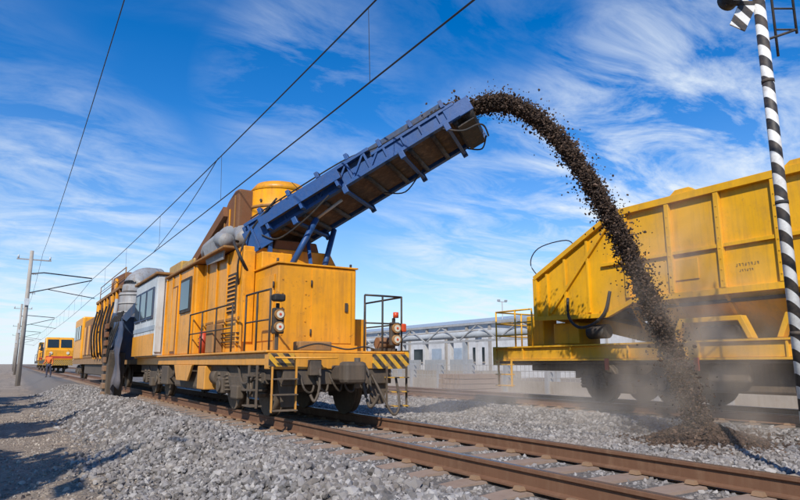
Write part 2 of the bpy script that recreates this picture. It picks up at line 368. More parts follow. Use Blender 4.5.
def lampcluster(x,y,lo):
    box('lamp_bracket',x-.03,x+.03,y+.02,y+.06,1.1,lo+.5,'dark',E)
    box('lamp_box',x-.10,x+.10,y-.03,y+.05,lo,lo+.42,'dark',E,.03)
    for z in (lo+.11,lo+.31):
        cyl('lamp_ring',(x,y-.09,z),(x,y-.02,z),.085,'yelr',E,24)
        cyl('lamp_lens',(x,y-.10,z),(x,y-.088,z),.060,'lens',E,24)
        cyl('lamp_core',(x,y-.106,z),(x,y-.1005,z),.022,'lred',E,12)
lampcluster(3.62,9.62,1.36); lampcluster(5.83,9.62,1.20)
box('horn_box',3.5,3.70,9.5,9.66,1.88,2.00,'black',E,.03)
cyl('beacon',(5.84,9.6,1.70),(5.84,9.6,1.80),.05,'lred',E,16); box('marker_box',5.95,6.04,9.55,9.65,1.45,1.6,'lred',E,.02)
rail_panel(E,[(3.48,9.62),(3.46,10.2),(3.46,10.8)],1.1,2.08,'dark',1)
rail_panel(E,[(5.2,9.6),(5.55,9.58),(5.96,9.6),(5.97,10.3),(5.97,11.0)],1.1,2.08,'dark',1)
rail_panel(E,[(3.46,11.6),(3.46,12.7),(3.46,13.8),(3.46,14.9)],1.1,2.0,'dark',1)
body=[(3.72,1.102),(5.75,1.102),(5.75,2.95),(5.6,3.2),(3.72,3.2)]
prism('body_front_section',body,'y',11.92,14.9,'yel',E,.02)
box('body_rear_section',3.55,5.78,14.92,18.3,1.102,3.22,'yel',E,.03)
box('roof_slab',3.48,5.85,12.5,18.3,3.225,3.28,'yelr',E,.02)
for y in (12.1,12.9,13.7,14.5): box('side_rib',3.685,3.718,y-.03,y+.03,1.12,3.15,'yel',E,.004)
for y in (15.1,16.6,17.4,18.15): box('side_rib',3.515,3.548,y-.03,y+.03,1.12,3.18,'yel',E,.004)
box('waist_strip',3.70,3.717,12.0,14.85,1.75,1.80,'yelr',E,.003)
box('side_window_frame',3.51,3.548,15.3,16.35,2.12,2.98,'dark',E,.01); box('side_window_glass',3.5,3.512,15.38,16.27,2.2,2.9,'glass',E,.002)
box('door_frame',3.525,3.549,16.75,17.3,1.15,2.9,'rustb',E,.006); box('door_leaf',3.51,3.53,16.8,17.25,1.2,2.85,'yel',E,.006)
box('louvre_panel',3.69,3.716,12.25,12.8,1.9,2.7,'dark',E,.004)
for k in range(9): box('louvre_slat',3.67,3.70,12.27,12.78,1.93+k*.085,1.96+k*.085,'yel',E,.002)
box('side_cabinet',3.5,3.715,13.05,13.6,1.104,1.7,'yelr',E,.02); cyl('fire_extinguisher',(3.6,14.2,1.12),(3.6,14.2,1.6),.08,'red',E,16)
for k in range(3): hose('side_pipe_run',[(3.70,11.95,1.3+k*.09),(3.68,13.0,1.32+k*.09),(3.68,14.9,1.28+k*.09)],.014,'black',E,6)
hose('roof_hose',[(3.8,11.9,2.7),(3.62,11.8,2.95),(3.6,12.2,3.3),(3.8,12.6,3.4)],.03,'black',E)
box('front_corner_panel',3.74,3.95,11.88,11.918,1.3,3.1,'yel',E,.01)
box('stepped_box',3.97,4.6,11.55,11.91,2.72,3.05,'yel',E,.02)
box('operator_cab',3.3,5.9,18.34,21.8,1.102,3.36,'white',E,.04)
box('cab_roof',3.24,5.96,18.25,21.9,3.365,3.44,'yelr',E,.02)
box('cab_front_panel',3.32,3.5,18.30,18.338,1.2,3.3,'white',E,.01)
for y in (18.6,19.65,20.7): 
    box('cab_window_frame',3.262,3.298,y,y+.92,2.15,3.05,'dblue',E,.01); box('cab_window',3.25,3.264,y+.07,y+.85,2.22,2.98,'glass',E,.002)
box('cab_stripe',3.285,3.298,18.36,21.78,1.82,1.95,'roofb',E,.002)
box('cab_lower_yellow',3.28,3.298,18.36,21.78,1.11,1.72,'yel',E,.002)
box('air_filter',3.8,4.8,16.4,17.7,3.29,3.62,'stackm',E,.05)
box('roof_box',4.0,5.1,18.8,20.4,3.45,3.9,'stackm',E,.05)
cyl('exhaust_stack',(5.2,17.6,3.3),(5.2,17.6,4.1),.09,'rustb',E,16)
hose('rolled_tarp',[(3.6,12.7,3.4),(3.65,13.3,3.55),(3.8,13.9,3.66),(3.72,14.6,3.52),(3.9,15.2,3.45)],.17,'grey',E,12)
hose('rolled_tarp_2',[(3.95,12.6,3.45),(4.1,13.4,3.75),(4.0,14.2,3.8),(4.2,15.0,3.5)],.2,'grey',E,12)
quadbar('tarp_flap',[(3.6,12.7,3.5),(3.55,14.4,3.55),(3.62,14.2,3.1),(3.62,12.9,3.05)],'grey',E,.03)
tz=(4.95,13.35)
cyl('slewing_ring',(4.75,13.1,3.0),(4.75,13.1,3.45),.9,'rustb',E,40)
cyl('turret_drum',(tz[0],tz[1],3.45),(tz[0],tz[1],4.72),.70,'yel',E,40)
cyl('turret_band',(tz[0],tz[1],4.3),(tz[0],tz[1],4.36),.715,'yelr',E,40)
for k in range(10):
    an=k*.628; cyl('band_bolt',(tz[0]+.71*math.cos(an),tz[1]+.71*math.sin(an),4.45),(tz[0]+.73*math.cos(an),tz[1]+.73*math.sin(an),4.45),.03,'dark',E,8)
cyl('turret_cap',(tz[0],tz[1],4.72),(tz[0],tz[1],4.93),.71,'yel',E,40,r2=.54)
prism('feed_hood',[(13.2,3.3),(15.3,3.3),(15.2,3.7),(14.6,4.2),(14.0,4.6),(13.5,4.74),(13.2,4.72)],'x',3.95,5.2,'rustb',E,.04)
for k in range(5):
    y=13.4+k*.38; box('hood_rib',3.925,3.948,y-.025,y+.025,3.35,4.6-.24*k,'yel' if k%2 else 'yelr',E,.003)
box('hood_side_panel',3.93,3.949,13.45,14.5,3.4,3.85,'yel',E,.003)
beam('hood_conveyor',(4.3,17.5,3.3),(4.3,14.0,4.35),.9,.25,'rustb',E)
bogie(E,cx,10.6); bogie(E,cx,18.7)
box('fuel_tank',3.6,5.7,14.2,16.8,.32,.85,'dark',E,.06)
box('tool_locker',3.48,3.75,13.45,14.05,.35,.84,'yel',E,.02)
prism('frame_bracket',[(14.4,.86),(16.2,.86),(15.9,.5),(14.8,.5)],'x',3.44,3.49,'yel',E,.01)
box('air_tank_box',3.5,3.8,17.2,18.0,.35,.84,'dark',E,.03)
cyl('air_reservoir',(3.72,13.35,.62),(3.72,12.95,.62),.17,'dark',E,20)
for k in range(9):
    x=3.55+random.random()*.25; y=10.2+k*1.25
    hose('underfloor_pipe',[(x,y,.85),(x-.03,y+.3,.5+random.random()*.2),(x,y+.9,.55),(x,y+1.2,.85)],.022,'black',E,6)
for k in range(5):
    x=4.0+.25*k; hose('front_cable',[(x,9.6,.85),(x+.03,9.45,.5+.05*(k%3)),(x+.2,9.5,.45),(x+.3,9.62,.8)],.018,'black',E,6)

# ---------------------------------------------------------------- conveyor (child of machine)
T=Vector((4.52,12.5,3.42)); H=Vector((7.34,9.23,5.62)); a=(H-T); LEN=a.length; a.normalize()
s=Vector((a.y,-a.x,0)).normalized()
if s.x>0: s=-s
n=a.cross(s).normalized()
if n.z<0: n=-n
def cp(i,j,k): return T+a*i+s*j+n*k
def cbox(name,i0,i1,j0,j1,k0,k1,mat,bev=.01):
    v=[cp(i0,j0,k0),cp(i1,j0,k0),cp(i1,j1,k0),cp(i0,j1,k0),cp(i0,j0,k1),cp(i1,j0,k1),cp(i1,j1,k1),cp(i0,j1,k1)]
    return mk(name,v,BF,mat,E,bevel=bev)
W=.74
cbox('conveyor_belt_top',-.1,LEN,-.62,.62,.16,.19,'brown')
cbox('conveyor_belt_return',-.1,LEN,-.62,.62,-.08,-.05,'brown')
for sg in (-1,1):
    j0,j1=(W-.03,W+.03) if sg>0 else (-W-.03,-W+.03)
    cbox('chord_top',-.1,2.9,j0-.03,j1+.03,.27,.34,'blue',.006)
    cbox('chord_bottom',-.1,LEN-.1,j0-.03,j1+.03,-.13,-.06,'blue',.006)
    cbox('chord_top_upper',2.9,LEN-.1,j0-.02,j1+.02,.14,.20,'blue',.006)
    cbox('web_plate',-.05,1.5,j0+.015,j1-.015,-.06,.27,'blue',.003)
    cbox('web_plate_upper',1.5,LEN-.15,j0+.02,j1-.02,-.06,.14,'blue',.003)
    cbox('skirt_board',.2,LEN-.3,j0*.93-.012,j0*.93+.012,.18,.38,'dblue' if sg>0 else 'brown',.004)
    for q in np.arange(-.05,LEN-.2,.40):
        top=.27 if q<2.85 else .14
        cbox('girder_vertical',q,q+.045,j0-.022,j1+.022,-.06,top,'blue',.003)
    if sg>0:
        for q in np.arange(1.55,2.8,.40): beam('girder_diagonal',cp(q+.04,j1,-.05),cp(q+.40,j1,.27),.03,.04,'blue',E)
        cbox('walk_channel',.3,2.2,j1+.05,j1+.19,.03,.16,'dblue'); cbox('walk_channel_lip',.3,2.2,j1+.195,j1+.21,.0,.19,'blue',.003)
        for q in (.4,1.2,2.05): cbox('channel_bracket',q,q+.06,j1+.03,j1+.2,-.12,.02,'blue',.004)
    for q in (.3,1.0,1.7,2.4,3.1,3.8,4.5): cbox('idler_bracket',q,q+.08,j0-.03,j1+.04,.34 if q<2.8 else .2,.47 if q<2.8 else .36,'blue',.006)
for q in np.arange(.1,LEN,.5): cyl('return_idler',cp(q,-.68,-.13),cp(q,.68,-.13),.05,'dark',E,12)
for q in (.9,2.1,3.4,4.4):
    cbox('cross_member',q,q+.07,-W-.06,W+.06,-.24,-.18,'blue')
    for j in (-W-.08,W+.01): cbox('cross_member_lug',q-.02,q+.09,j,j+.07,-.27,-.1,'blue')
cyl('head_drum',cp(LEN,-.66,.05),cp(LEN,.66,.05),.17,'dark',E,28)
for sg in (-1,1): 
    jj=sg*.76
    cbox('head_plate',LEN-.35,LEN+.18,jj-.02,jj+.02,-.14,.16,'blue')
cbox('head_scraper',LEN-.25,LEN+.1,-.65,.65,-.26,-.22,'dark')
hose('head_guard',[cp(LEN-.5,W+.05,-.18),cp(LEN-.2,W+.05,-.42),cp(LEN+.1,W-.2,-.36),cp(LEN+.2,.2,-.32),cp(LEN+.2,-.55,-.22)],.018,'dark',E)
hose('head_guard_2',[cp(LEN-.3,-W,-.15),cp(LEN-.05,-W+.1,-.36),cp(LEN+.15,-.3,-.30)],.016,'dark',E)
cyl('drive_motor',cp(LEN-.05,-W-.3,.05),cp(LEN-.05,-W-.04,.05),.14,'dark',E,20)
cbox('tail_box',-.22,-.06,-.68,.68,-.15,.36,'blue',.03)
for j in (-.3,0,.3): cbox('tail_rib',-.26,-.223,j-.03,j+.03,-.14,.34,'blue',.004)
cbox('tail_side_plate',-.2,.35,W+.05,W+.08,-.34,.16,'blue')
cbox('tail_side_plate_rib',.02,.07,W+.083,W+.12,-.32,.14,'blue',.003)
beam('tail_post',cp(-.1,W+.0,-.2),(3.85,12.1,3.2),.10,.10,'blue',E)
beam('tail_post_2',cp(.3,W+.0,-.2),(4.2,11.75,2.95),.08,.08,'blue',E)
cyl('lift_ram_body',(4.5,11.4,2.74),cp(1.25,W-.3,-.24),.06,'blue',E,16)
cyl('lift_ram_rod',cp(1.2,W-.3,-.25),cp(1.9,W-.3,-.18),.03,'galv',E,12)
cyl('lift_ram_body_2',(5.3,11.6,2.74),cp(1.2,-W+.2,-.25),.06,'blue',E,16)
prism('slew_pedestal',[(4.2,2.74),(5.5,2.74),(5.3,3.4),(4.4,3.4)],'y',11.95,12.7,'rustb',E,.03)
for p,q in (((4.9,11.3,2.74),cp(.7,-.2,-.2)),((5.3,12.4,3.2),cp(.3,-W,-.1))): beam('support_strut',p,q,.07,.07,'blue',E)
hose('hydraulic_hose',[cp(.2,W+.1,-.1),cp(.5,W+.1,-.36),cp(1.2,W+.1,-.30),cp(1.8,W+.08,-.12)],.016,'black',E,6)
hose('hydraulic_hose_2',[cp(2.6,-.3,-.2),cp(3.0,-.35,-.42),cp(3.5,-.35,-.2)],.014,'black',E,6)
hose('hydraulic_hose_3',[(3.7,12.1,2.4),(3.62,11.9,2.9),cp(.0,W+.1,.1),cp(.8,W+.09,.42)],.02,'black',E,6)
hose('conveyor_cable',[cp(.1,W+.06,.36),cp(1.2,W+.05,.38),cp(2.4,W+.05,.36),cp(3.2,W+.04,.22),cp(4.5,W+.04,.22)],.015,'black',E,6)

# ---------------------------------------------------------------- excavating unit
X=empty('excavating_chain_unit')
cyl('suction_duct',(3.45,23.2,2.2),(3.45,23.2,3.3),.48,'grey',X,28)
hose('duct_elbow',[(3.45,23.2,3.3),(3.5,23.25,3.6),(3.8,23.5,3.85),(4.3,23.8,3.9)],.42,'grey',X,20)
for z in (2.3,2.6,2.9,3.2): cyl('duct_band',(3.45,23.2,z),(3.45,23.2,z+.05),.5,'galv',X,28)
prism('chain_guide_upper',[(22.1,2.4),(24.6,2.7),(24.3,1.4),(22.6,1.0)],'x',2.95,3.5,'dblue',X,.04)
prism('chain_guide_lower',[(22.4,1.25),(24.3,1.5),(23.6,-.35),(22.7,-.35)],'x',2.7,3.2,'dark',X,.04)
for k in range(9):
    z=-.2+k*.28; box('chain_link',2.62,2.72,22.75+k*.03,23.3+k*.03,z,z+.18,'rustb',X,.02)
cvv=[];cf=[]
for i in range(15):
    for j in range(9):
        u=i/14;w_=j/8; yy=21.9+u*1.0+.08*w_; zz=2.25-w_*(2.2-.25*math.sin(u*7))
        cvv.append((2.93+.07*math.sin(u*22+w_*2)+.05*math.sin(w_*9+u*5),yy,zz))
for i in range(14):
    for j in range(8): cf.append((i*9+j,i*9+j+1,(i+1)*9+j+1,(i+1)*9+j))
o=mk('dust_curtain',cvv,cf,'dblue',X,smooth=True); sm=o.modifiers.new('s','SOLIDIFY'); sm.thickness=.02
tube('guide_ram',[(3.1,24.8,3.2),(2.85,23.8,.8)],.07,'galv',X,12)
for k in range(6): hose('loose_hose',[(3.0,22.2+.3*k,2.6),(2.7,22.4+.3*k,1.4+.1*k),(2.75,22.9+.25*k,.9),(3.1,23.1+.3*k,1.9)],.03,'black',X,6)
beam('cross_boom',(3.0,22.0,2.3),(3.9,21.9,3.5),.15,.2,'dblue',X)
box('tie_beam',4.2,5.1,21.9,25.4,.8,1.05,'dark',X)

# ---------------------------------------------------------------- second car
B2=empty('screening_car')
box('frame',3.4,5.9,25.2,46,.86,1.15,'yelr',B2)
bogie(B2,cx,26.2); bogie(B2,cx,42.5)
box('screen_house',3.35,5.95,25.6,33.2,1.15,3.7,'yelr',B2,.04)
for k in range(9):
    y=25.7+k*.92; box('rib',3.27,3.347,y,y+.12,1.1,3.75,'yel' if k%3 else 'rustb',B2,.01)
for k in range(5): box('access_panel',3.31,3.348,26.0+k*1.5,26.8+k*1.5,1.5,2.8,'rustb',B2,.01)
for k in range(3): beam('diagonal_frame',(3.29,26+k*2.4,1.3),(3.29,28+k*2.4,3.6),.08,.1,'yel',B2)
box('house_top_rim',3.25,6.05,25.5,33.3,3.7,3.82,'yelr',B2)
prism('vibrating_chute',[(26,3.82),(31.5,3.82),(30.5,4.7),(27,4.55)],'x',3.6,5.5,'rustb',B2,.05)
cyl('shaker_motor',(3.5,29,4.2),(3.6,29,4.2),.3,'yel',B2,20)
box('engine_hood',3.45,5.85,33.6,40.2,1.15,3.3,'yelr',B2,.08)
for k in range(6): box('hood_door',3.41,3.448,33.9+k*1.03,34.75+k*1.03,1.35,2.9,'yel' if k%2 else 'rustb',B2,.01)
box('rear_cab',3.35,5.95,40.6,45.4,1.15,3.6,'yel',B2,.08)
for k in range(3): box('cab_window',3.31,3.348,41+k*1.4,42+k*1.4,2.3,3.1,'glass',B2,.004)
rail_panel(B2,[(3.4,25.3),(3.38,29),(3.38,33)],3.82,4.5,'yelr',1)
box('lower_tank',3.5,5.8,30,39,.35,.86,'dark',B2,.05)
cyl('screen_drive_wheel',(3.2,28.3,2.0),(3.34,28.3,2.0),.5,'rustb',B2,24)
for k in range(7):
    y=25.8+k*1.1; hose('side_hose',[(3.25,y,3.3),(3.1,y+.2,2.3),(3.2,y+.5,1.4),(3.3,y+.9,1.2)],.04,'black',B2,6)

# ---------------------------------------------------------------- distant locomotives
def loco(y0):
    D=empty('yellow_locomotive')
    box('frame',3.25,6.05,y0,y0+16,.9,1.3,'dark',D)
    prism('nose_cab',[(y0,1.3),(y0+3.5,1.3),(y0+3.5,3.9),(y0+.9,3.9),(y0+.25,2.6),(y0,2.5)],'x',3.2,6.1,'yel',D,.1)
    box('long_hood',3.5,5.8,y0+3.5,y0+15.5,1.3,3.6,'yel',D,.1)
    for x in (3.4,4.75): quadbar('windshield',[(x,y0+.27,2.72),(x+1.15,y0+.27,2.72),(x+1.15,y0+.80,3.65),(x,y0+.80,3.65)],'glass',D,.03)
    box('cab_side_window',3.16,3.2,y0+1.4,y0+2.8,2.6,3.5,'glass',D)
    box('nose_stripe',3.3,6.0,y0-.03,y0-.003,1.5,1.75,'red',D)
    box('buffer_beam',3.2,6.1,y0-.15,y0,.7,1.3,'haz',D)
    for k in range(5): box('hood_louvre',3.45,3.498,y0+4.2+k*2.2,y0+5.7+k*2.2,1.7,3.0,'dark',D)
    rail_panel(D,[(3.25,y0+3.6),(3.25,y0+8),(3.25,y0+15)],1.3,2.3,'dark',1,.03)
    for x in (3.8,5.5): cyl('headlamp',(x,y0-.08,2.1),(x,y0,2.1),.16,'lens',D)
    bogie(D,4.65,y0+1.5); bogie(D,4.65,y0+11.5)
loco(82); loco(102)

# ---------------------------------------------------------------- hopper wagon
WG=empty('hopper_wagon'); wc=12.55; wx=11.05; wr=2*wc-wx
box('side_sill',wx,wx+.14,-3.0,12.95,1.0,1.28,'yelw',WG)
box('side_sill_far',wr-.14,wr,-3.0,12.95,1.0,1.28,'yelw',WG)
box('sill_flange_low',wx-.06,wx+.2,-3.0,12.95,.955,.998,'yelw',WG,.004)
box('sill_flange_top',wx-.06,wx+.2,-3.0,12.95,1.282,1.32,'yelw',WG,.004)
box('centre_sill',wc-.3,wc+.3,-3.0,12.9,.7,1.2,'dark',WG)
box('end_beam',wx-.02,wr+.02,12.96,13.1,.85,1.33,'yelw',WG)
box('platform_floor',wx+.21,wr-.21,10.5,12.95,1.2,1.27,'dark',WG)
for k in range(8): box('sill_gusset',wx-.045,wx-.002,11.9-k*1.6,11.94-k*1.6,1.0,1.28,'yelw',WG,.003)
yE1=8.9; yE2=11.35
zT=4.12
side=[(-2.8,zT),(yE1,zT),(yE2,2.98),(yE2,2.0),(9.2,1.95),(8.5,2.2),(-2.8,2.2)]
prism('hopper_side_near',side,'x',wx+.02,wx+.07,'yelw',WG,.004)
prism('hopper_side_far',side,'x',wr-.07,wr-.02,'yelw',WG,.004)
quadbar('hopper_end_slope',[(wx+.07,yE1,zT),(wr-.07,yE1,zT),(wr-.07,yE2,2.98),(wx+.07,yE2,2.98)],'yelw',WG,.04)
box('hopper_end_wall',wx+.07,wr-.07,yE2-.05,yE2-.002,2.0,2.97,'yelw',WG,.004)
box('hopper_floor',wx+.08,wr-.08,-2.7,11.2,2.0,2.06,'dark',WG,.004)
mk('hopper_bottom_slope',[(wx+.03,-2.8,2.19),(wx+.03,8.5,2.19),(wx+.75,8.2,1.35),(wx+.75,-2.8,1.35),(wx+.06,-2.8,2.19),(wx+.06,8.5,2.19),(wx+.8,8.2,1.35),(wx+.8,-2.8,1.35)],[(0,1,2,3),(4,7,6,5),(0,4,5,1),(1,5,6,2),(2,6,7,3),(3,7,4,0)],'yelw',WG)
beam('top_rim',(wx-.0,-2.8,zT+.02),(wx,yE1+.02,zT+.02),.16,.14,'yelw',WG)
beam('end_rim',(wx-.0,yE1+.02,zT+.02),(wx,yE2+.05,2.99),.14,.11,'yelw',WG)
beam('end_corner_post',(wx-.0,yE2+.03,2.99),(wx,yE2+.03,1.95),.12,.12,'yelw',WG)
beam('bottom_rim',(wx,yE2,1.98),(wx,9.2,1.93),.10,.10,'yelw',WG)
beam('bottom_rim2',(wx,9.2,1.93),(wx,8.5,2.2),.10,.10,'yelw',WG)
beam('bottom_rim3',(wx,8.5,2.2),(wx,-2.8,2.2),.12,.12,'yelw',WG)
beam('waist_rail',(wx-.01,9.3,3.05),(wx-.01,-2.8,3.05),.06,.07,'yelw',WG)
beam('diagonal_brace',(wx-.01,10.9,2.1),(wx-.01,9.0,4.0),.06,.08,'yelw',WG)
for k in range(11):
    y=8.6-k*1.05
    prism('side_post',[(y-.05,2.26),(y+.05,2.26),(y+.05,zT-.05),(y-.05,zT-.05)],'x',wx-.07,wx+.018,'yelw',WG,.008)
    prism('lower_rib',[(wx-.02,2.15),(wx+.1,2.15),(wx+.75,1.34),(wx+.62,1.33)],'y',y-.03,y+.03,'yelw',WG,.004)
    for z in np.arange(2.4,4.0,.2): cyl('rivet',(wx-.082,y,z),(wx-.07,y,z),.014,'yelw',WG,6)
for y in (9.7,10.4,11.0): box('end_panel_rib',wx-.03,wx+.018,y-.03,y+.03,2.02,4.05-(y-8.9)*.47,'yelw',WG,.005)
for k in range(3): prism('top_bracket',[(6.9-k*2.2,zT+.09),(7.5-k*2.2,zT+.09),(7.35-k*2.2,zT+.20),(7.05-k*2.2,zT+.20)],'x',wx-.02,wx+.1,'yelw',WG)
for k in range(5):
    yc=6.9-k*2.0
    prism('door_arch',[(yc-.8,1.33),(yc-.62,1.75),(yc+.62,1.75),(yc+.8,1.33),(yc+.7,1.33),(yc+.55,1.66),(yc-.55,1.66),(yc-.7,1.33)],'x',wx+.02,wx+.2,'yelw',WG)
    box('door_cylinder',wx+.25,wx+.5,yc-.35,yc+.35,1.36,1.6,'dark',WG,.04)
beam('discharge_conveyor',(wc,12.3,2.3),(wc,8.9,1.5),1.2,.3,'yelw',WG)
box('hydraulic_unit',wx+.25,wx+1.0,10.3,11.1,1.34,1.86,'yelw',WG,.03)
box('control_cabinet',wx+.3,wx+.8,11.5,12.1,1.32,2.1,'yelw',WG,.03)
cyl('motor',(wx+.2,9.9,1.6),(wx+.2,9.4,1.6),.16,'dark',WG,20)
hose('feed_hose',[(wx-.05,10.3,2.4),(wx-.15,10.2,1.95),(wx-.17,9.9,1.70),(wx-.15,9.5,1.75),(wx-.1,9.2,2.0),(wx-.02,9.1,2.45)],.035,'black',WG,10)
hose('end_cable',[(wx+.4,yE2+.1,2.9),(wx+.2,yE2+.4,3.4),(wx+.2,yE2+.1,3.8),(wx+.2,yE1+1.6,3.85),(wx+.2,yE1+1.3,3.6)],.014,'black',WG,8)
rail_panel(WG,[(wx+.02,11.6),(wx+.0,12.2),(wx+.0,12.95),(wx+1.0,13.05),(wx+2.0,13.05),(wr,13.05)],1.3,2.25,'yelw',2,r=.022)
for y in (12.3,12.8): beam('step_stringer',(wx-.08,y,1.0),(wx-.08,y,.3),.03,.05,'yelw',WG)
for z in (.32,.6,.85): box('step',wx-.2,wx+.02,12.3,12.8,z,z+.03,'yelw',WG,.004)
bogie(WG,wc,8.2,1.9,1.05); bogie(WG,wc,-1.6,1.9,1.05)
box('underfloor_box',wx+.3,wr-.3,3.0,7.2,.35,.95,'dark',WG,.05)
box('axle_mark_plate',wx-.005,wx+.018,7.0,7.7,2.5,2.9,'yelw',WG,.004)
for k in range(3): box('brake_cylinder',wx+.15,wx+.29,6.3-k*1.6,7.1-k*1.6,.55,.9,'dark',WG,.04)
tube('brake_pipe',[(wx+.05,12.9,.92),(wx+.05,-3,.92)],.03,'dark',WG)
for k in range(4): box('handwheel_mark',wx-.1,wx-.06,9.2-k*2.1,9.3-k*2.1,.75,1.0,'red',WG,.01)
# small stencilled data lettering on the side sill and hopper
for (yy,zz,nn,hh) in ((8.0,1.11,9,.07),(6.25,2.62,8,.055),(6.2,2.52,6,.045)):
    for k in range(nn):
        y=yy-k*hh*1.0; xs_=wx-.004 if zz<2 else wx+.016
        box('stencil',xs_,xs_+.003,y,y+hh*.16,zz,zz+hh,'dark',WG,0)
        box('stencil',xs_,xs_+.003,y+hh*.17,y+hh*.55,zz+hh*(.82 if k%3 else 0),zz+hh*(.82 if k%3 else 0)+hh*.16,'dark',WG,0)
        if k%2: box('stencil',xs_,xs_+.003,y+hh*.17,y+hh*.5,zz+hh*.42,zz+hh*.56,'dark',WG,0)
# ---------------------------------------------------------------- spoil stream
vx,vz=2.95,1.45
hd=Vector((a.x,a.y,0)).normalized()
HS=H+Vector((0,0,.24))
def stream(n):
    u=rng.uniform(0,1,n); xx=3.8*u**.85
    tt=xx/vx; z=HS.z+vz*tt-4.905*tt**2
    wild=1+1.3*(rng.uniform(size=n)>.93)
    spread=(.095+.016*xx)*wild
    clump=1+.25*np.sin(xx*7.3)*np.sin(xx*17+1)
    side=rng.normal(size=n)*spread*clump; up=rng.normal(size=n)*(.045+.006*xx)*wild
    fw=rng.normal(size=n)*(.03+.018*xx)*wild
    Pn=np.stack([HS.x+hd.x*(xx+fw)-hd.y*side, HS.y+hd.y*(xx+fw)+hd.x*side, z+up+rng.normal(size=n)*.04],1)
    return Pn[Pn[:,2]>-.35]
Ps=stream(52000)
rocks('spoil_stream',Ps,np.clip(rng.gamma(2.2,.0045,len(Ps))+.006,0,.036),SM)
n_=2500; ii=rng.uniform(.3,LEN+.05,n_); jj=rng.normal(size=n_)*.2; kk=.2+np.maximum(0,.16-abs(jj)*.35)*rng.uniform(.2,1.1,n_)
Pb=np.array([list(cp(i,j,k)) for i,j,k in zip(ii,jj,kk)])
Pc=np.array([list(cp(LEN+rng.uniform(-.8,.05),rng.normal()*.24,.18+rng.uniform(0,.22))) for _ in range(4500)])
ob=rocks('belt_spoil',np.concatenate([Pb,Pc]),rng.uniform(.012,.033,len(Pb)+len(Pc)),SM); ob.parent=E
land=(9.75,6.35)
n_=9000; r_=np.abs(rng.normal(size=n_))*.5; an=rng.uniform(0,6.28,n_)
hx=land[0]+r_*np.cos(an)*1.1; hy=land[1]+r_*np.sin(an)*1.3
hz=gz(hx,hy)+np.maximum(0,.40-r_*.5)*rng.uniform(.6,1,n_)
rocks('spoil_heap',np.stack([hx,hy,hz],1),rng.uniform(.012,.04,n_),SM)

# ---------------------------------------------------------------- dust
def dust(name,loc,scale,dens,colr,seed,ns=.9):
    bpy.ops.mesh.primitive_ico_sphere_add(subdivisions=3,radius=1,location=loc); o=bpy.context.object; o.name=name; o.scale=scale
    m=bpy.data.materials.new(name+'_mat'); m.use_nodes=True; nt=m.node_tree; nt.nodes.clear()
    out=nt.nodes.new('ShaderNodeOutputMaterial'); v=nt.nodes.new('ShaderNodeVolumePrincipled'); L(nt,v.outputs[0],out.inputs['Volume'])
    v.inputs['Color'].default_value=(*colr,1); v.inputs['Anisotropy'].default_value=-.2
    tc=nt.nodes.new('ShaderNodeTexCoord'); ln=nt.nodes.new('ShaderNodeVectorMath'); ln.operation='LENGTH'; L(nt,tc.outputs['Object'],ln.inputs[0])
    fall=ramp(nt,ln.outputs['Value'],[(.0,1),(.45,.40),(.95,0)])
    g=nt.nodes.new('ShaderNodeNewGeometry')
    nz=ramp(nt,noise(nt,mapping(nt,g.outputs['Position'],loc=(seed,0,0)),ns,2,.6),[(.40,.06),(.62,1)])
    L(nt,math_(nt,'MULTIPLY',math_(nt,'MULTIPLY',fall,nz),dens),v.inputs['Density'])
    o.data.materials.append(m); return o
dust('dust_cloud',(9.75,6.5,1.3),(1.4,1.8,3.0),1.25,(.98,.80,.64),0,1.3)
dust('dust_cloud',(9.8,11.0,.0),(4.0,8.5,1.2),.24,(1.0,.90,.81),5)

# ---------------------------------------------------------------- overhead line
def pole(x,y,h=9.6,side=1,cw=4.65):
    e=empty('utility_pole')
    cyl('shaft',(x,y,-.9),(x,y,h-.6),.17,'conc',e,16,r2=.12)
    d=side
    tube('cantilever_top',[(x,y,7.3),(x+d*.9,y,7.45),(cw,y,7.25)],.045,'wire',e)
    tube('cantilever_strut',[(x,y,5.9),(cw,y,7.1)],.04,'wire',e)
    tube('registration_arm',[(x+d*1.2,y,6.25),(cw+.3,y,5.75)],.03,'wire',e)
    for z in (5.9,7.3): 
        for k in range(4): cyl('insulator',(x+d*(.2+.08*k),y,z+.02),(x+d*(.22+.08*k),y,z+.025),.09,'rustb',e,12)
    beam('top_arm',(x-.9,y,h-1.25),(x+1.3,y,h-1.25),.09,.09,'galv',e)
    for q in (-.8,1.2): cyl('insulator_pin',(x+q,y,h-1.2),(x+q,y,h-.95),.06,'white',e,10)
    box('number_plate',x-.16,x+.16,y-.23,y-.2,5.0,5.5,'white',e)
    return e
for x,y in [(.95,-9),(.55,52),(.55,100),(.55,148),(.55,196)]: pole(x,y)
for y in (62,122,182): pole(17.5,y,8.5,-1,12.55)
def wire(name,x,z,ys,sag,r):
    pts=[]
    for y0_,y1_ in zip(ys[:-1],ys[1:]):
        for k in range(24):
            q=k/24; pts.append((x,y0_+(y1_-y0_)*q,z-sag*4*q*(1-q)))
    pts.append((x,ys[-1],z)); return tube(name,pts,r,'wire',None,6)
ysl=[-9,52,100,148,196]
wire('catenary_messenger_wire',4.58,7.1,ysl,.35,.016); wire('catenary_contact_wire',4.62,5.6,ysl,.16,.015)
wire('feeder_wire',1.25,8.9,ysl,.9,.012)
dz=empty('catenary_droppers')
for y0_,y1_ in zip(ysl[:-1],ysl[1:]):
    for k in range(1,7):
        q=k/7; zt=7.1-.35*4*q*(1-q); zb=5.6-.16*4*q*(1-q); y=y0_+(y1_-y0_)*q; tube('dropper',[(4.58,y,zt),(4.62,y,zb)],.006,'wire',dz,5)
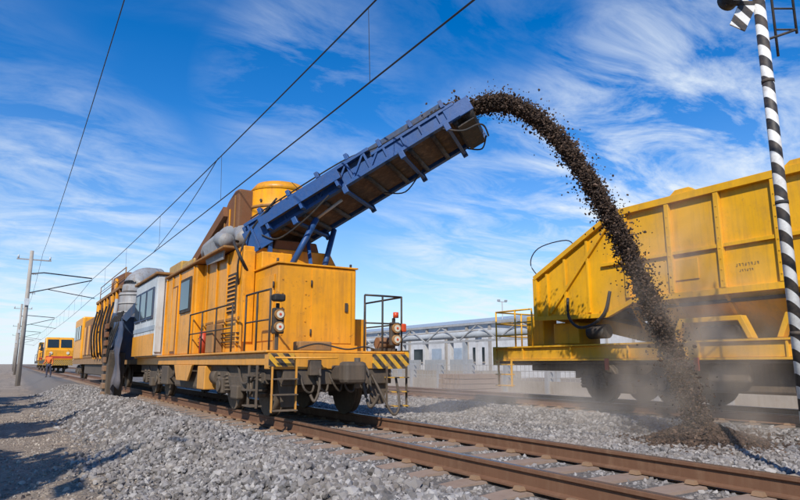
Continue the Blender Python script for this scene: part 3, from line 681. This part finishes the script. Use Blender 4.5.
hose('feeder_jumper',[(4.58,17.5,6.78),(4.6,20,6.3),(4.6,23,5.85),(4.62,27,5.45)],.012,'wire',dz,6)

# ---------------------------------------------------------------- striped signal post
G=empty('signal_post'); gx,gy=7.42,3.6
cyl('shaft',(gx,gy,-.5),(gx,gy,6.6),.066,'bw',G,20)
rt=Vector((.85,-.526,0))
def gp(r,z,f=0): return (gx+rt.x*r+.526*f,gy+rt.y*r+.85*f,z)
beam('signal_bracket',gp(0,5.25),gp(-.42,5.25),.04,.05,'dark',G)
beam('striped_board',gp(-.30,4.92),gp(-.12,5.28),.02,.20,'bw',G)
cyl('signal_hood',gp(-.34,5.33,-.12),gp(-.34,5.33,.1),.12,'black',G,20)
cyl('signal_lens',gp(-.34,5.33,-.10),gp(-.34,5.33,-.09),.09,'glass',G,20)
box('signal_backplate',gx-.42,gx-.2,gy+.12,gy+.17,5.3,6.1,'black',G)
for r in (.16,.42): tube('ladder_rail',[gp(r,4.55+.3*(r>.3)),gp(r,6.6)],.016,'dark',G)
for z in np.arange(4.9,6.5,.28): tube('ladder_rung',[gp(.16,z),gp(.42,z)],.012,'dark',G)
for z in (4.75,5.6): tube('ladder_stay',[gp(0,z),gp(.42,z+.15)],.016,'dark',G)
for z in (1.2,2.7,4.2): cyl('post_clamp',(gx,gy,z),(gx,gy,z+.04),.071,'dark',G,20)
box('foundation',gx-.3,gx+.3,gy-.3,gy+.3,-.8,-.33,'conc',G)

# ---------------------------------------------------------------- background buildings
def shed(name,x0,x1,y0,y1,h,roof,mat='wall',nb=8,floors=1):
    e=empty(name); z0=-.8
    box('walls',x0,x1,y0,y1,z0,h,mat,e,.02)
    ym=(x0+x1)/2
    prism('roof',[(x0-.5,h),(x1+.5,h),(ym,h+roof)],'y',y0-.5,y1+.5,'roofb',e,0)
    w=(y1-y0)/nb
    for k in range(nb): box('pilaster',x0-.18,x0-.002,y0+w*k,y0+w*k+.35,z0,h-.05,'conc',e,0)
    for fl in range(floors):
        for k in range(nb):
            yy=y0+w*(k+.3); zz=z0+1.9+fl*(h-z0)/floors
            box('window',x0-.06,x0-.01,yy,yy+w*.5,zz,zz+min(1.5,.45*(h-z0)/floors),'roofb' if k%3 else 'glass',e,0)
            box('window_sill',x0-.16,x0-.062,yy-.1,yy+w*.5+.1,zz-.12,zz,'conc',e,0)
    for k in range(4):
        w=(x1-x0)/4; box('end_window',x0+w*(k+.25),x0+w*(k+.75),y0-.06,y0-.01,z0+1.8,z0+3.3,'glass',e,0)
    return e
shed('industrial_shed',42,58,50,104,5.2,1.3,nb=14)
shed('warehouse_building',34,41,88,140,4.2,1.0,'pgrey',9)
shed('station_building',75,95,58,96,8.5,1.5,'wall',8,2)
LP=empty('loading_platform_canopy')
box('roof_slab',29,32.5,36,86,3.0,3.3,'wall',LP,0); box('fascia',28.9,28.99,36,86,2.85,3.35,'conc',LP,0)
box('platform_base',29,33,36,86,-.8,.35,'conc',LP,0)
for k in range(15): box('column',29.2,29.55,36.3+k*3.5,36.65+k*3.5,.35,2.99,'wall',LP,.01)
for k in range(15): box('parapet_panel',29.02,29.12,36.8+k*3.5,39.6+k*3.5,.352,1.2,'pgrey',LP,0)
# lattice pipe bridge in front of the sheds
LB=empty('lattice_pipe_bridge')
for z in (2.3,3.4): box('chord',25.6,25.75,24,84,z,z+.14,'galv',LB,0)
for k in range(30):
    y=24+k*2; beam('lattice_diagonal',(25.68,y,2.4 if k%2 else 3.4),(25.68,y+2,3.4 if k%2 else 2.4),.08,.08,'galv',LB)
tube('pipe',[(25.9,24,2.8),(25.9,84,2.8)],.22,'pgrey',LB,12)
for k in range(8): box('leg',25.55,25.8,25+k*8.2,25.25+k*8.2,-.8,2.3,'pgrey',LB,0)
FW=empty('boundary_wall')
box('wall_panels',22.0,22.15,-30,160,-.9,.05,'conc',FW,0)
for y in np.arange(-29,160,3.0): box('wall_pier',21.9,22.25,y,y+.25,-.9,.9,'pgrey',FW,.01)
for y in np.arange(-29,160,3.0):
    for z in (.2,.5,.8): box('wall_fence_rail',22.05,22.09,y+.25,y+3,z,z+.03,'galv',FW,0)
    for q in range(1,9): box('wall_fence_bar',22.06,22.08,y+.25+q*.3,y+.27+q*.3,.05,.85,'galv',FW,0)
# stacked sleepers and drums by the fence
SS=empty('sleeper_stack')
for r in range(4):
    for k in range(6): box('stacked_sleeper',18.2+.02*r,20.7,24+k*.32,24.25+k*.32,-.55+r*.24,-.33+r*.24,'sleeper',SS,.01)
def lamp(x,y,h):
    e=empty('floodlight_mast'); cyl('mast',(x,y,-.8),(x,y,h),.08,'galv',e,10,r2=.05)
    beam('crossbar',(x-.6,y,h),(x+.6,y,h),.06,.06,'galv',e)
    for q in (-.5,.5): box('floodlight',x+q-.12,x+q+.12,y-.15,y+.1,h,h+.22,'pgrey',e,.02)
lamp(44,50.5,7.4)
m,nt,b=newmat('leaf'); a_=nt.nodes.new('ShaderNodeAttribute'); a_.attribute_name='tone'
L(nt,ramp(nt,a_.outputs['Fac'],[(0,(.045,.05,.025)),(.6,(.09,.10,.05)),(1,(.14,.13,.07))]),b.inputs['Base Color']); b.inputs['Roughness'].default_value=.8; LM=m
def shadow_caster_tree(x,y,h,k,sp_=.09,leaf=.12):
    e=empty('shadow_caster_tree'); g0=-.7
    tube('trunk',[(x,y,g0),(x+.1,y,h*.35),(x,y+.1,h*.75)],[.16,.11,.04],'rustb',e,8)
    tips=[]
    for i in range(14):
        an=random.uniform(0,6.28); r=random.uniform(.10,.33)*h; zt=random.uniform(.4,.98)*h
        q=(x+r*math.cos(an)*.8,y+r*math.sin(an)*.8,zt); tips.append(q); tube('limb',[(x,y,zt*.6),q],[.05,.015],'rustb',e,5)
    c=np.array(tips)[rng.integers(0,14,k)]+rng.normal(size=(k,3))*h*sp_
    d1=rng.normal(size=(k,3))*leaf; d2=rng.normal(size=(k,3))*leaf
    Vv=np.stack([c-d1,c+d2,c+d1,c-d2],1).reshape(-1,3); Ff=np.arange(4*k).reshape(-1,4)
    o=fastmesh('foliage',Vv,Ff,LM,col=np.repeat(rng.uniform(0,1,k),4)); o.parent=e
for (x,y,h) in ((-7.5,4.5,7.8),(-7,12,8.0),(-8,19,8.6),(-7.2,27,8.0),(-9,-3,7)): shadow_caster_tree(x,y,h,2400,.07,.18)  # unseen row left of the view, added to cast shadows on the path

# ---------------------------------------------------------------- workers
def worker(x,y,face,arm=.2):
    e=empty('worker'); z=float(gz(x,y))
    def skin(name,vs,es,rs,mat):
        me=bpy.data.meshes.new(name); me.from_pydata(vs,es,[]); o=bpy.data.objects.new(name,me); COL.objects.link(o); o.parent=e
        me.materials.append(M[mat]); md=o.modifiers.new('s','SKIN')
        for i,r in enumerate(rs): me.skin_vertices[0].data[i].radius=(r,r)
        me.skin_vertices[0].data[0].use_root=True
        sb=o.modifiers.new('ss','SUBSURF'); sb.levels=1; sb.render_levels=2
        o.location=(x,y,z); o.rotation_euler=(0,0,face)
    skin('trousers',[(0,0,.95),(.10,0,.88),(.12,.03,.5),(.12,0,.1),(-.10,0,.88),(-.13,-.06,.5),(-.13,-.1,.1)],[(0,1),(1,2),(2,3),(0,4),(4,5),(5,6)],[.13,.10,.075,.06,.10,.075,.06],'cloth')
    skin('jacket',[(0,0,.98),(0,.02,1.2),(0,.02,1.42),(.2,.02,1.42),(.26,.03,1.15),(.24,.16+arm,.98),(-.2,.02,1.42),(-.27,.0,1.15),(-.26,.08,.93),(0,.02,1.5)],[(0,1),(1,2),(2,3),(3,4),(4,5),(2,6),(6,7),(7,8),(2,9)],[.15,.15,.14,.08,.055,.045,.08,.055,.045,.06],'orange')
    skin('head',[(0,.03,1.5),(0,.04,1.62),(0,.04,1.72)],[(0,1),(1,2)],[.055,.085,.08],'skin')
    skin('nose',[(0,.11,1.64),(0,.135,1.62)],[(0,1)],[.018,.014],'skin')
    skin('boots',[(.12,0,.1),(.12,.02,.04),(.12,.16,.035)],[(0,1),(1,2)],[.06,.05,.04],'black')
    skin('boot_2',[(-.13,-.1,.1),(-.13,-.08,.04),(-.13,.06,.035)],[(0,1),(1,2)],[.06,.05,.04],'black')
    skin('helmet',[(0,.04,1.72),(0,.04,1.79)],[(0,1)],[.125,.10],'red')
    for sx,yy,zz in ((.24,.18+arm,.95),(-.26,.1,.90)):
        for k in range(5): skin('finger',[(sx,yy,zz),(sx+(k-2)*.016,yy+.02,zz-.05),(sx+(k-2)*.018,yy+.035,zz-.09+.01*abs(k-2))],[(0,1),(1,2)],[.02,.01,.008],'skin')
worker(2.5,55,2.6)

# ---------------------------------------------------------------- world
w=bpy.data.worlds.new('World'); S.world=w; w.use_nodes=True; nt=w.node_tree; nt.nodes.clear()
out=nt.nodes.new('ShaderNodeOutputWorld'); bg=nt.nodes.new('ShaderNodeBackground'); L(nt,bg.outputs[0],out.inputs[0])
sunv=Vector((-.70,-.71,0)).normalized(); el=R(42)
sky=nt.nodes.new('ShaderNodeTexSky'); sky.sky_type='NISHITA'; sky.sun_disc=False; sky.sun_elevation=el
sky.sun_rotation=math.atan2(sunv.x,sunv.y)%(2*math.pi); sky.air_density=1.0; sky.dust_density=.3; sky.ozone_density=3.5
hs=nt.nodes.new('ShaderNodeHueSaturation'); hs.inputs['Saturation'].default_value=1.5; hs.inputs['Value'].default_value=1.42; L(nt,sky.outputs[0],hs.inputs['Color'])
skc=mix(nt,1.0,hs.outputs['Color'],(.74,1.0,1.16),'MULTIPLY')
tc=nt.nodes.new('ShaderNodeTexCoord'); GEN=tc.outputs['Generated']; sp=nt.nodes.new('ShaderNodeSeparateXYZ'); L(nt,GEN,sp.inputs[0])
zc=math_(nt,'ADD',math_(nt,'MAXIMUM',sp.outputs[2],0),.14)
cv=nt.nodes.new('ShaderNodeCombineXYZ'); L(nt,math_(nt,'DIVIDE',sp.outputs[0],zc),cv.inputs[0]); L(nt,math_(nt,'DIVIDE',sp.outputs[1],zc),cv.inputs[1])
n1=noise(nt,mapping(nt,cv.outputs[0],(1.1,2.0,1),(0,0,R(-10)),(3.1,.4,0)),2.0,10,.64,.5)
n2=noise(nt,mapping(nt,cv.outputs[0],(1,1,1),(0,0,0),(7.3,2.2,0)),.7,4,.55)
def patch(d,lo,hi):
    d=Vector(d).normalized(); v=nt.nodes.new('ShaderNodeVectorMath'); v.operation='DOT_PRODUCT'; L(nt,GEN,v.inputs[0]); v.inputs[1].default_value=d
    return ramp(nt,v.outputs['Value'],[(lo,0),(hi,1)])
pm=math_(nt,'MULTIPLY',patch((.87,.56,.38),.972,.998),.95)
pm=math_(nt,'ADD',pm,math_(nt,'MULTIPLY',patch((.36,.87,.42),.985,.999),.40))
pm=math_(nt,'ADD',pm,math_(nt,'MULTIPLY',patch((.04,1.1,.18),.965,.998),.6))
pm=math_(nt,'ADD',pm,math_(nt,'MULTIPLY',patch((.66,.72,.20),.965,.997),.6))
msk=math_(nt,'MINIMUM',math_(nt,'ADD',pm,math_(nt,'MULTIPLY',ramp(nt,n2,[(.48,0),(.68,1)]),.16)),1)
cl=math_(nt,'MULTIPLY',ramp(nt,n1,[(.42,0),(.66,1)]),msk)
hz_=ramp(nt,sp.outputs[2],[(0,.85),(.08,.55),(.22,.20),(.38,.03),(.5,0)])
f=math_(nt,'MINIMUM',math_(nt,'ADD',math_(nt,'MULTIPLY',cl,.85),hz_),.96)
c=mix(nt,f,skc,(8.2,9.1,10.0)); L(nt,c,bg.inputs['Color']); bg.inputs['Strength'].default_value=.1
sl=bpy.data.lights.new('sun','SUN'); sl.energy=5.0; sl.angle=R(.5); sl.color=(1,.93,.82); so=bpy.data.objects.new('sun',sl); COL.objects.link(so)
dv=-Vector((sunv.x*math.cos(el),sunv.y*math.cos(el),math.sin(el))); so.rotation_euler=dv.to_track_quat('-Z','Y').to_euler()
# ---------------------------------------------------------------- camera
cd=bpy.data.cameras.new('camera'); co=bpy.data.objects.new('camera',cd); COL.objects.link(co)
cd.sensor_width=36; cd.lens=27.9; cd.clip_end=6000; co.location=(0,0,.885)
co.rotation_euler=(R(90+10.4),0,-R(31.7)); S.camera=co
S.view_settings.view_transform='Standard'; S.view_settings.look='None'; S.view_settings.exposure=0
